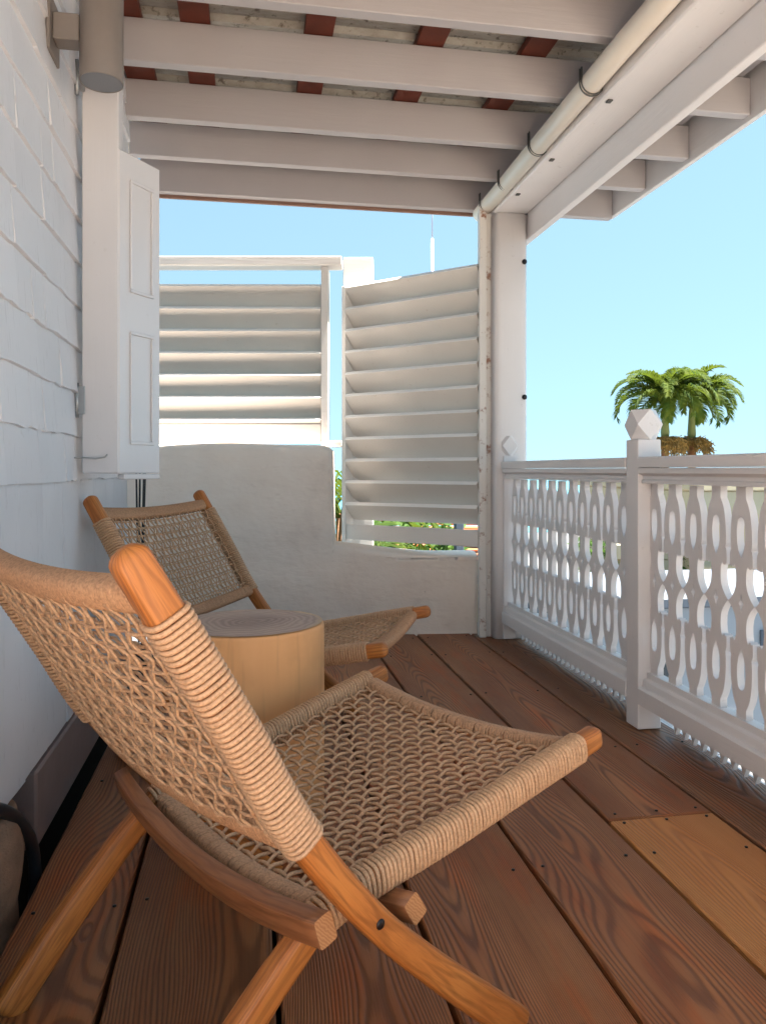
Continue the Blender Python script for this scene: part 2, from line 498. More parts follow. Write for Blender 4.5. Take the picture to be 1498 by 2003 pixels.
# ------------------------------------------------------------------ porch floor
floor = empty('porch_floor'); tag(floor, kind='structure')
GAPS = [-0.468, -0.2486, 0.052, 0.345, 0.645, 0.93, 1.237, 1.50]
FAR = 4.5
for i in range(len(GAPS) - 1):
    x0, x1 = GAPS[i] + .005, GAPS[i + 1] - .005
    hw = 0.0035 if i in (4, 5, 6) else 0
    segs = [(-.5, FAR)]
    if i == 5: segs = [(-.5, 1.883), (1.887, FAR)]
    if i == 1: segs = [(-.5, .6), (.603, FAR)]
    for (y0, y1) in segs:
        dz = random.uniform(-.002, .002)
        box('plank', (x0 + hw * .3, y0, -.045 + dz), (x1 - hw * .3, y1, dz), DECKNEW if (i == 5 and y1 < 2) else DECK, floor, .004)
box('underfloor', (-.9, -.5, -.5), (1.48, FAR + .3, -.12), VOID, floor)
nail = MB().lathe([(.0, -.002), (.0042, -.002), (.0042, .0006), (.0012, .001)], 8).mesh('nail', True)
nail.materials.append(DARKMETAL)
rn_ = random.Random(8)
for i in range(len(GAPS) - 1):
    for yy_ in (1.02, 1.70, 2.38, 3.05, 3.72, 4.12):
        for side_ in (GAPS[i] + .04, GAPS[i + 1] - .04):
            link('nail', nail, None, floor, (side_ + rn_.uniform(-.012, .012), yy_ + rn_.uniform(-.015, .015), .0022))
for x_ in (.965, 1.085, 1.2):
    link('nail', nail, None, floor, (x_, 1.86, .0022)); link('nail', nail, None, floor, (x_, 1.912, .0022))
BOUNCE = simple('pale_bounce_slabs', lin(238, 222, 202), .8, var=.05, nscale=3)
ter = empty('bounce_terrace'); tag(ter, kind='structure')  # unseen terrace added to bounce sunlight into the porch; roof ends short for it
for i in range(8):
    for j in range(9):
        box('bounce_slab', (-.5 + i * .6, -5.94 + j * .6, -.06), (.094 + i * .6, -5.346 + j * .6, -.004), BOUNCE, ter, .004)
box('bounce_terrace_base', (-.5, -5.94, -3.1), (4.3, -.52, -.062), BOUNCE, ter)

# ------------------------------------------------------------------ house wall with shingles
house = empty('house_wall', (-.5, 0, 0))
tag(house, 'white shingled house wall along the left of the porch', 'house wall')
box('wall_core', (-3.5, -6, .2), (-.022, 3.5, 3.1), WALLP, house)
box('foundation', (-3.5, -6, -.6), (-.30, 3.48, .2), VOID, house)
box('sun_block_slab', (-3.5, 3.3, 2.62), (-.065, 4.34, 2.66), ZINC, house)  # added slab that keeps direct sun off the corner past the house
rs = random.Random(3)
def shingle(y0, y1, z0, z1, lip):
    m = MB()
    # tapered shake, thick at its ragged butt
    n = 4; vs_ = []
    t0 = lip + rs.uniform(-.002, .003)
    for k in range(n + 1):
        y = y0 + (y1 - y0) * k / n
        zz = z0 + rs.uniform(-.0032, .0032) * (1 if z0 > .3 else .3)
        vs_ += [(0.0, y, zz), (t0 + rs.uniform(-.001, .001), y, zz + rs.uniform(-.001, .002)), (.003, y, z1), (0, y, z1)]
    fs = []
    for k in range(n):
        a = 4 * k; b = a + 4
        fs += [(a, a + 1, b + 1, b), (a + 1, a + 2, b + 2, b + 1), (a + 2, a + 3, b + 3, b + 2)]
    fs += [(0, 1, 2, 3), (4 * n + 3, 4 * n + 2, 4 * n + 1, 4 * n)]
    m.add(vs_, fs)
    c = Vector((0, (y0 + y1) / 2, (z0 + z1) / 2))
    m.v = [tuple(Vector(v) - c) for v in m.v]
    return m.obj('shingle', WALLP, house, loc=c + Vector((-.021, 0, 0)))
zc = .889
row = 0
while zc < 2.75:
    y = -.2 + rs.uniform(0, .12) if zc < 2.6 else 0
    y = .55 + rs.uniform(0, .1)
    while y < 3.5:
        wd = rs.choice([.12, .16, .2, .24, .28]) * rs.uniform(.9, 1.15)
        y1 = min(y + wd, 3.5)
        if y1 - y > .03: shingle(y + .0012, y1 - .0012, zc + rs.uniform(-.002, .002), zc + .142, .0125)
        y = y1
    zc += .1335; row += 1
y = .3
while y < 3.5:                       # tall boards of the lowest course
    wd = rs.uniform(.13, .24); y1 = min(y + wd, 3.5)
    if y1 - y > .03: shingle(y + .001, y1 - .001, .205, .893, .016)
    y = y1
sk = box('skirting_board', (-.5, 1.955, .008), (.0, 3.5, .196), SKIRT, house, .006)
sk.location = Vector((-.25 + .002, 2.727, .102))
log = MB()
n = 28; prof = []
rl = random.Random(5)
for k in range(14):
    z = -.45 + k * (.64 / 13)
    prof.append((.125 + .012 * math.sin(k * 1.3), z))
log.lathe(prof, n)
log.v = [tuple(Vector((v[0], v[1], v[2])) * 1 + Vector((v[0], v[1], 0)) * .12 * mnoise.noise(Vector((v[0] * 9, v[1] * 9, v[2] * 5)))) for v in log.v]
tag(log.obj('log_pier', LOGM, None, True, (-.602, 1.755, 0)), 'scarred dark round log pier under the house wall at lower left', 'log')
bp = MB().tube(catmull([(-.545, 1.60, .27), (-.50, 1.70, .215), (-.49, 1.80, .14), (-.486, 1.875, .05), (-.486, 1.89, -.06), (-.50, 1.88, -.3)], 8), .014, 12)
tag(bp.obj('black_hose', BLACK, None, True), 'black hose curving down beside the log pier', 'hose')
cb = empty('cable_bundle', (-.47, 3.46, 0)); tag(cb, 'thin black cables running down the house corner beside the shutter', 'cables')
for k, (dx, dy) in enumerate([(0, 0), (.012, .01), (.03, .0), (.022, -.012)]):
    pts = [Vector((dx + .006 * math.sin(z * 5 + k), dy + .004 * math.cos(z * 7 + k), z)) for z in [i * .11 for i in range(0, 20)]]
    MB().tube(pts, .0045, 6).obj('cable', BLACK, cb, True)

# ------------------------------------------------------------------ porch roof
roof = empty('porch_roof', (0, 0, 2.44))
tag(roof, 'white timber porch roof with joists, red purlins and zinc sheeting', 'porch roof')
JY = [4.27, 3.886, 3.472, 3.007, 2.56]
while JY[-1] > .15: JY.append(JY[-1] - .447)
for i, yf in enumerate(JY):
    zb = -.035 if i == 0 else 0
    th = .05
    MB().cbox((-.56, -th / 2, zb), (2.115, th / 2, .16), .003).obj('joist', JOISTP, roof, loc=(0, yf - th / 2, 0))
box('end_trim', (-.56, 4.275, -.05), (1.32, 4.295, -.02), ENDTRIM, roof)
for x in (-.45, -.195, .269, .709, 1.14, 1.60, 2.03):
    hw = .055 if x != -.45 else .06
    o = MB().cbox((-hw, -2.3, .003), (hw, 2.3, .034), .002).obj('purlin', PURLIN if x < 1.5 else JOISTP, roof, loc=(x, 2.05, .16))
m = MB()
ys = []; y = -.3; k = 0
prof = [(0, 0), (.035, 0), (.05, .022), (.085, .022), (.1, 0)]
while y < 4.32:
    for (a, b) in prof[:-1]: ys.append((y + a, b))
    y += .1
vs_ = []
for (yy, zz) in ys: vs_ += [(-.56, yy, .199 + zz), (2.2, yy, .199 + zz)]
m.add(vs_, [(2 * i, 2 * i + 1, 2 * i + 3, 2 * i + 2) for i in range(len(ys) - 1)])
zs = m.obj('zinc_sheet', ZINC, roof)
sol = zs.modifiers.new('thick', 'SOLIDIFY'); sol.thickness = .003; sol.offset = 1
box('beam', (1.32, -.25, -.115), (1.508, 4.27, -.003), WY, roof, .006)
box('outer_beam_board', (1.510, -.25, -.25), (1.552, 4.18, -.003), WY, roof, .004)
box('fascia', (2.117, -.25, -.02), (2.145, 4.28, .20), WY, roof, .003)
# gutter-like drain pipe
pipe = empty('drain_pipe', (1.268, 0, 2.385)); tag(pipe, 'cream plastic pipe running under the joists along the beam', 'pipe')
MB().tube([(0, -.2, 0), (0, 1, 0), (.006, 2.5, .0), (.03, 4.2, -.01)], .042, 24).obj('pipe_run', PVC, pipe, True)
for y, s in ((2.72, 1), (3.28, 1), (3.72, 1), (4.05, 1), (1.9, 1)):
    pts = []
    for k in range(15):
        t = math.pi * (0.02 + k / 14 * 1.0) + math.pi
        pts.append((math.cos(t) * .0455, 0, math.sin(t) * .0455))
    pts = [(-.0455, 0, .053)] + pts + [(.0455, 0, .012), (.05, 0, -.045), (.075, 0, -.05)]
    m = MB()
    for dy in (-.008, .008):
        m.tube([(p[0] + (.03 * (y / 4.2) ** 2 if True else 0), y + dy, p[2]) for p in pts], .0035, 6)
    m.cbox((.072, y - .012, -.066), (.092, y + .012, -.0605), .001)
    m.obj('strap', STRAP, pipe, True)

# column and rusting post
col = empty('porch_column', (1.415, 4.09, 0)); tag(col, 'thick white rounded timber column carrying the roof beam', 'column')
m = MB(); pr = []
for k in range(32):
    t = 2 * math.pi * k / 32; c_, s_ = math.cos(t), math.sin(t)
    e = .34
    pr.append((math.copysign(abs(c_) ** e, c_) * .095, math.copysign(abs(s_) ** e, s_) * .095))
m.sweep([Vector((0, 0, z)) for z in (0.002, .6, 1.2, 1.8, 2.322)], [pr] * 5, [(Vector((1, 0, 0)), Vector((0, 1, 0)))] * 5)
m.obj('shaft', WZ, col, True)
for z in (2.06, 1.32):
    MB().lathe([(.0, 0), (.014, 0), (.014, .008), (.006, .014)], 12).obj('bolt', DARKMETAL, col).matrix_local = Matrix.Translation((.072, -.092, z)) @ Matrix.Rotation(R(90), 4, 'X')
rp = cw(.548, 4.235)
post = empty('rusting_post', (rp.x, rp.y, 0), -YAW); tag(post, 'narrow white post with rust streaks beside the louvred panel', 'post')
box('post_face', (-.02, -.03, .002), (.018, .05, 2.40), RUSTP, post)
box('post_flange', (.0185, .0, .002), (.052, .03, 2.40), RUSTP, post)

# ------------------------------------------------------------------ end wall
fr = cw(0, 4.31)
ew = MB()
sx = [-2.6 + i * .06 for i in range(38)] + [-.335, -.31, -.292, -.285, -.27] + [-.24 + i * .05 for i in range(17)]
sx = [x for x in sx if x <= .53] + [.53]
def toph(x):
    if x < -.29: 
        return 1.075 - (.03 * max(0, (x + .36) / .07) ** 2 if x > -.36 else 0) + .008 * mnoise.noise(Vector((x * 3, 0, 4)))
    t = (x + .29) / .82
    return .515 - .05 * min(1, t * 1.6) - .008 * t
rows = None; ring = []
for x in sx:
    H = toph(x); th = .34
    pr = []
    for k in range(19): pr.append((0.0, .445 * k / 18))
    rr = .045 if H > .6 else .03
    for k in range(1, 15): pr.append((0.0, .445 + (H - rr - .445) * k / 15))
    for k in range(1, 6):
        t = k / 5 * math.pi / 2
        pr.append((rr - rr * math.cos(t), H - rr + rr * math.sin(t) ))
    pr += [(th * .5, H + .004), (th, H - .01), (th, 0)]
    out = []
    for (yy, zz) in pr:
        dd = .038 * mnoise.noise(Vector((x * 1.7, zz * 1.9, 1.3))) + .007 * mnoise.noise(Vector((x * 7, zz * 7, 3)))
        out.append((x, yy + (dd if yy < th * .4 else 0), zz - .01 + (dd * .3 if zz > H * .9 else 0)))
    ring.append(out)
nn = len(ring[0])
ew.add([p for r_ in ring for p in r_], [(i * nn + k, i * nn + k + 1, (i + 1) * nn + k + 1, (i + 1) * nn + k) for i in range(len(ring) - 1) for k in range(nn - 1)] + [tuple(range(nn)), tuple((len(ring) - 1) * nn + k for k in reversed(range(nn)))])
o = ew.obj('stucco_wall', STUCCO, None, True, (fr.x, fr.y, 0)); o.rotation_euler = (0, 0, -YAW)
tag(o, 'lumpy whitewashed stucco wall closing the far end, stepped lower at right', 'wall')

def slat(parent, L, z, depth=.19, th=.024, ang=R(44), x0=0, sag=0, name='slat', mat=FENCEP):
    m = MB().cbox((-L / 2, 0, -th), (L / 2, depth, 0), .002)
    o = m.obj(name, SLATSHADE, parent, loc=(x0 + L / 2, 0, z))
    o.data.materials.append(EDGELIT)
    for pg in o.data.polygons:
        if pg.normal.y < -.6 and abs(pg.normal.x) < .3: pg.material_index = 1  # front edge takes the painted-light colour
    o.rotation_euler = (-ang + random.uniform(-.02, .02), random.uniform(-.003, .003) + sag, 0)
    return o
# left fence panel
fl = cw(0, 4.60)
fence = empty('slatted_fence', (fl.x, fl.y, 1.08), -YAW)
tag(fence, 'white slatted privacy fence on the stucco wall, left of tall post', 'fence')
XL, XR = -2.2, -.372
for k in range(7):
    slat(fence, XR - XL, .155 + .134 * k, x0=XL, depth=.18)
box('bottom_board', (XL, -.006, .002), (XR, .018, .118), FENCEP, fence)
box('stile', (XR + .002, -.012, .02), (XR + .044, .13, 1.06), FENCEP, fence)
box('top_rail', (XL, -.03, 1.064), (-.245, .10, 1.118), FENCEP, fence, .005)
box('foot_rail', (XR + .004, -.02, -.02), (-.245, .09, .018), FENCEP, fence, .005)
p = cw(-.155, 4.90)
fp = box('fence_post', (-.095, -.10, .4), (.095, .10, 2.25), FENCEP, None, .006)
fp.location = (p.x, p.y, 1.33); fp.rotation_euler = (0, 0, -YAW)
tag(fp, 'square white fence post rising above both louvred panels', 'post')
# right louvred panel, turned toward the porch
pl = cw(-.25, 4.755); pr_ = cw(.53, 4.235)
dv = pr_ - pl
lp = empty('louvred_panel', (pl.x, pl.y, 0), math.atan2(dv.y, dv.x))
LP = dv.length
tag(lp, 'tall white louvred panel angled between fence post and rusting post', 'louvre panel')
for k in range(11):
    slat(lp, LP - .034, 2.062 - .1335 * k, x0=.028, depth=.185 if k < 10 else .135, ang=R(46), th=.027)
box('stile', (-.004, -.006, .47), (.026, .145, 2.06), FENCEP, lp)
box('stile', (LP - .005, .02, .47), (LP + .02, .145, 2.05), FENCEP, lp)
box('bottom_board', (.028, .0, .495), (LP - .007, .025, .588), FENCEP, lp)

# ------------------------------------------------------------------ shutter
shp = cw(-.915, 2.33)
sh = empty('window_shutter', (shp.x, shp.y, .91), -YAW)
tag(sh, 'glossy white folding shutter standing open against the house wall', 'shutter')
box('hinge_leaf', (.0, .0, .0), (.112, .045, 1.50), SHUTP, sh, .004)
leaf = empty('panel_leaf', (.114, .0, .0), math.atan2(1, .45), sh)
lw = .185
box('leaf_board', (0, 0, .0), (lw, .03, .99), SHUTP, leaf, .004)
def moulding(z0, z1, x0, x1):
    for (a, b, c_, d) in ((x0, x1, z0, z0 + .01), (x0, x1, z1 - .01, z1), (x0, x0 + .01, z0 + .0105, z1 - .0105), (x1 - .01, x1, z0 + .0105, z1 - .0105)):
        box('moulding', (a, -.007, c_), (b, -.0005, d), SHUTP, leaf, .003)
moulding(.56, .91, .045, .15); moulding(.09, .44, .045, .15)
box('bottom_lip', (.02, -.004, -.018), (lw - .004, .026, -.001), SHUTP, leaf, .003)
for z in (.18, 1.16):
    box('hinge', (-.012, -.006, z), (.012, -.001, z + .085), STEEL, sh, .001)
    MB().lathe([(.006, z - .01), (.006, z + .095)], 10, (-.012, -.004)).obj('hinge_pin', STEEL, sh, True)
MB().tube([(-.05, -.02, .05), (-.01, -.03, .048), (.05, -.02, .045), (.072, -.003, .05), (.08, -.006, .058)], .0025, 6).obj('hook', STEEL, sh, True)

# ------------------------------------------------------------------ wall lamp
lmp = cw(-.755, 2.06)
lamp = empty('wall_lamp', (lmp.x, lmp.y, 1.96)); tag(lamp, 'taupe cylinder wall lamp high on the shingled wall', 'wall lamp')
m = MB().lathe([(.0545, .004), (.0555, .0), (.0565, .004), (.0565, .236), (.054, .24), (.02, .2401)], 40); m.obj('lamp_shade', LAMP, lamp, True)
MB().lathe([(.02, .0015), (.0535, .0018)], 40).obj('lens', LENS, lamp)
box('bracket', (-.118, -.03, .095), (-.052, .03, .165), LAMP, lamp, .003)
box('back_plate', (-.128, -.055, .055), (-.1185, .055, .205), LAMP, lamp, .003)

# ------------------------------------------------------------------ railing
rail = empty('porch_railing', (1.40, 0, 0)); tag(rail, 'white railing of sawn fretwork balusters with faceted post caps', 'railing')
WAIST = .534
half = [(0, 0), (.004, .006), (.015, .017), (.03, .0275), (.044, .034), (.06, .0368), (.075, .0372), (.092, .036), (.104, .033), (.112, .0295),
        (.109, .026), (.103, .0225), (.1035, .019), (.109, .0155), (.1095, .0125), (.105, .0105), (.109, .0085), (.125, .0082), (.142, .0085), (.1525, .012), (.158, .0155),
        (.1585, .0128), (.175, .0115), (.195, .0115), (.215, .0125), (.235, .0145), (.253, .0175), (.27, .0215), (.284, .027), (.295, .033), (.304, .038), (.338, .038)]
PITCH = .1205
def fret_mesh(th=.023):
    hwid = PITCH / 2 - .0004
    right = [(hwid - g_, s_) for (s_, g_) in half]
    pos = [(x, s_) for (x, s_) in right] 
    outline = pos + [(-x, s_) for (x, s_) in reversed(pos)]
    low = [(-x, -s_) for (x, s_) in pos[1:]] + [(x, -s_) for (x, s_) in reversed(pos[1:])]
    outline = outline + low
    def slot(sg):
        pts = []
        for k in range(9):                        # rounded far end
            t = math.pi * k / 8
            pts.append((.0155 * math.cos(t), .232 + .018 * math.sin(t)))
        pts = pts + [(-.0185, .215), (-.019, .2), (-.0175, .178), (-.0125, .156), (0, .130)]
        pts = [(.0125, .156), (.0175, .178), (.019, .2), (.0185, .215)] + pts
        return [(x, sg * s_) for (x, s_) in pts]
    dia = [(0, .029), (-.0045, .009), (-.011, 0), (-.0045, -.009), (0, -.029), (.0045, -.009), (.011, 0), (.0045, .009)]
    cu = bpy.data.curves.new('fret', 'CURVE'); cu.dimensions = '2D'; cu.fill_mode = 'BOTH'; cu.extrude = th / 2
    for loop in (outline, slot(1), slot(-1), dia):
        sp = cu.splines.new('POLY'); sp.points.add(len(loop) - 1)
        for p_, (x, y_) in zip(sp.points, loop): p_.co = (x, y_, 0, 1)
        sp.use_cyclic_u = True
    co = bpy.data.objects.new('fret_tmp', cu); COL.objects.link(co)
    dg = bpy.context.evaluated_depsgraph_get()
    me = bpy.data.meshes.new_from_object(co.evaluated_get(dg))
    bpy.data.objects.remove(co, do_unlink=True); bpy.data.curves.remove(cu)
    # curve x -> world Y, curve y -> world Z, extrude -> world X
    me.transform(Matrix(((0, 0, 1, 0), (1, 0, 0, 0), (0, 1, 0, 0), (0, 0, 0, 1))))
    bm = bmesh.new(); bm.from_mesh(me); bmesh.ops.recalc_face_normals(bm, faces=bm.faces); bm.to_mesh(me); bm.free()
    me.materials.clear(); me.materials.append(WZ)
    return me
fret = fret_mesh()
NEARP, FARP = 2.556, 4.02
yy = 2.484
while yy > -.3:
    link('baluster', fret, None, rail, (.012 + random.uniform(-.002, .002), yy, WAIST + random.uniform(-.0015, .0015))).rotation_euler = (random.uniform(-.004, .004), 0, random.uniform(-.02, .02)); yy -= PITCH
yy = 2.484 + 2 * PITCH * .92
while yy < 3.95:
    link('baluster', fret, None, rail, (.012 + random.uniform(-.002, .002), yy, WAIST + random.uniform(-.0015, .0015))).rotation_euler = (random.uniform(-.004, .004), 0, random.uniform(-.02, .02)); yy += PITCH
def newel(y, sz, x=0.0, top=1.03, cap=.048):
    p_ = empty('newel_post', (x, y, 0), 0, rail)
    box('shaft', (-sz / 2, -sz / 2, .003), (sz / 2, sz / 2, top), WZ, p_, .003)
    m = MB(); c_ = cap; hh = .054
    V = []
    for s1 in (-1, 1):
        for s2 in (-1, 1):
            V += [(s1 * c_, s2 * c_, 0), (s1 * c_, 0, s2 * hh), (0, s1 * c_, s2 * hh)]
    bm = bmesh.new()
    for v in V: bm.verts.new(v)
    bmesh.ops.convex_hull(bm, input=bm.verts)
    bmesh.ops.dissolve_limit(bm, angle_limit=.01, verts=bm.verts, edges=bm.edges)
    me = bpy.data.meshes.new('cap'); bm.to_mesh(me); bm.free()
    link('cap', me, WZ, p_, (0, 0, top + hh - .001))
newel(NEARP, .088); newel(FARP, .07, .0, 1.0, .042)
for (y0, y1) in ((NEARP + .046, FARP - .037), (-.45, NEARP - .046)):
    def bar(name, prof, mat=WY):
        m = MB(); mid = (y0 + y1) / 2; L = (y1 - y0) / 2
        st = [-L, -L * .5, 0, L * .5, L]
        m.sweep([Vector((0, s_, 0)) for s_ in st], [prof] * 5, [(Vector((1, 0, 0)), Vector((0, 0, 1)))] * 5)
        return m.obj(name, mat, rail, loc=(0, mid, 0))
    bar('top_rail', [(-.05, .93), (.06, .93), (.063, .933), (.063, .962), (.058, .967), (-.045, .967), (-.05, .962)])
    bar('rail_moulding', [(-.032, .874), (-.032, .885), (-.026, .89), (-.026, .9), (-.045, .91), (-.045, .928), (.05, .928), (.05, .874), (.026, .873), (.0, .873)])
    bar('bottom_rail', [(-.046, .095), (-.046, .150), (-.042, .154), (-.030, .157), (-.026, .178), (-.022, .182), (-.012, .185), (-.010, .205), (.032, .203), (.036, .185), (.055, .15), (.055, .095)])
    # saw-tooth fringe hanging under the bottom rail
    t = y0; p = .053
    pts = []
    n = int((y1 - y0) / p)
    m = MB()
    for k in range(n):
        a = y0 + k * p
        q = [(a + .002, .1), (a + p - .002, .1), (a + p - .002, .062), (a + p * .5, .004), (a + .002, .062)]
        m.add([(.055, yy_, zz_) for (yy_, zz_) in q] + [(.07, yy_, zz_) for (yy_, zz_) in q],
              [(0, 1, 2, 3, 4), (9, 8, 7, 6, 5)] + [(i, (i + 1) % 5, (i + 1) % 5 + 5, i + 5) for i in range(5)])
    m.obj('sawtooth_fringe', WY, rail)
ce = box('deck_edge', (1.503, -.5, -.25), (1.53, 4.4, -.02), WY, floor)

# ------------------------------------------------------------------ rope chairs
def superell(a, b, n=20, e=.62):
    out = []
    for k in range(n):
        t = 2 * math.pi * k / n
        c_, s_ = math.cos(t), math.sin(t)
        out.append((math.copysign(abs(c_) ** e, c_) * a, math.copysign(abs(s_) ** e, s_) * b))
    return out

def taper(f):
    return 1 - .2 * max(0, min(1, (.58 - f) / .87)) if TAPER else 1
TAPER = False
class Path:
    """planar (f,z) path at a given w"""
    def __init__(s, P, w, n=14):
        s.p = catmull([Vector((f, w * taper(f), z)) for f, z in P], n)
        s.L = [0]
        for a, b in zip(s.p, s.p[1:]): s.L.append(s.L[-1] + (b - a).length)
    def at(s, l):
        l = max(0, min(s.L[-1], l))
        for i in range(len(s.L) - 1):
            if s.L[i + 1] >= l or i == len(s.L) - 2:
                t = (l - s.L[i]) / max(1e-9, s.L[i + 1] - s.L[i])
                return s.p[i].lerp(s.p[i + 1], t), (s.p[i + 1] - s.p[i]).normalized()
    def near_z(s, z, lo=0, hi=None):
        pass

def sweep_rail(path, a, b, ends=(1, 1), scale=None, n=20):
    """rounded-section bar along a Path, with uv (perimeter, length)"""
    m = MB(); L = path.L[-1]
    ls = []
    st = 46
    for i in range(st + 1): ls.append(L * i / st)
    pts = []; secs = []; frs = []; uv = []
    def put(l, k, back=0):
        p, t = path.at(l)
        nrm = Vector((0, 1, 0)).cross(t).normalized()
        p = p + t * back
        sc_ = scale(l / L) if scale else 1
        sec = [(x * k * (1 + (sc_ - 1) * .25), y * k * sc_) for x, y in superell(a, b, n, .5)]
        pts.append(p); secs.append(sec); frs.append((Vector((0, 1, 0)), nrm))
        for q in range(n): uv.append((q / n * .16 if q <= n / 2 else (n - q) / n * .16, l + back))
    rcap = min(a, b) * 1.05
    if ends[0]:
        for k in (0.28, .62, .83, .95): put(0, k, -rcap * (math.sqrt(1 - k * k)))
    for l in ls: put(l, 1)
    if ends[1]:
        for k in (.95, .83, .62, .28): put(L, k, rcap * math.sqrt(1 - k * k))
    m.sweep(pts, secs, frs)
    m.uv = uv
    return m

def helix(path, l0, l1, a, b, pitch, r, seg=18, sides=6, rnd=None, e=.62, jit=.12):
    rnd = rnd or random.Random(1)
    turns = int((l1 - l0) / pitch)
    pts = []
    ph = 0
    js = [rnd.uniform(-1, 1) * pitch * jit for _ in range(turns + 2)]
    rs_ = [1 + rnd.uniform(-.5, 1) * .05 for _ in range(turns + 2)]
    for k in range(turns * seg + 1):
        t = k / seg; i = int(t); fr_ = t - i
        j = js[i] * (1 - fr_) + js[i + 1] * fr_
        p, tg = path.at(l0 + t * pitch + j)
        nrm = Vector((0, 1, 0)).cross(tg).normalized() if path.__class__ is Path else path.nrm(tg)
        sd_ = Vector((0, 1, 0)) if path.__class__ is Path else path.side(tg)
        th = 2 * math.pi * t
        c_, s_ = math.cos(th), math.sin(th)
        q = rs_[i] * (1 - fr_) + rs_[i + 1] * fr_
        x = math.copysign(abs(c_) ** e, c_) * (a + r * .8 * q); y = math.copysign(abs(s_) ** e, s_) * (b + r * .8 * q)
        pts.append(p + sd_ * x + nrm * y)
    return MB().tube(pts, r, sides)

class Bar:
    """cross bar from w0 to w1 with sag; centre (f,z), sag direction in (f,z)"""
    def __init__(s, f, z, w0, w1, sag, sd_, n=30):
        s.p = []
        for i in range(n + 1):
            w_ = w0 + (w1 - w0) * i / n
            k = 1 - (2 * i / n - 1) ** 2
            s.p.append(Vector((f + sd_[0] * sag * k, w_, z + sd_[1] * sag * k)))
        s.L = [0]
        for a, b in zip(s.p, s.p[1:]): s.L.append(s.L[-1] + (b - a).length)
        s.sdv = Vector((sd_[0], 0, sd_[1]))
    at = Path.at
    def side(s, t):
        return t.cross(s.sdv).normalized()
    def nrm(s, t):
        sd_ = s.side(t)
        return sd_.cross(t).normalized()

def bar_mesh(bar, a, b, n=16, ends=True):
    m = MB(); L = bar.L[-1]; pts = []; secs = []; frs = []; uv = []
    for i in range(31):
        p, t = bar.at(L * i / 30)
        pts.append(p); secs.append(superell(a, b, n)); frs.append((bar.side(t), bar.nrm(t)))
        for q in range(n): uv.append((q / n * .12 if q <= n / 2 else (n - q) / n * .12, L * i / 30))
    m.sweep(pts, secs, frs); m.uv = uv
    return m

BACK = [(-.352, .822), (-.295, .73), (-.215, .598), (-.135, .462), (-.012, .306), (.125, .17), (.30, .012)]
SEAT = [(.585, .404), (.42, .372), (.22, .332), (0, .292), (-.085, .24), (-.2, .13), (-.308, .012)]
SAG_S, SAG_B = .026, .028

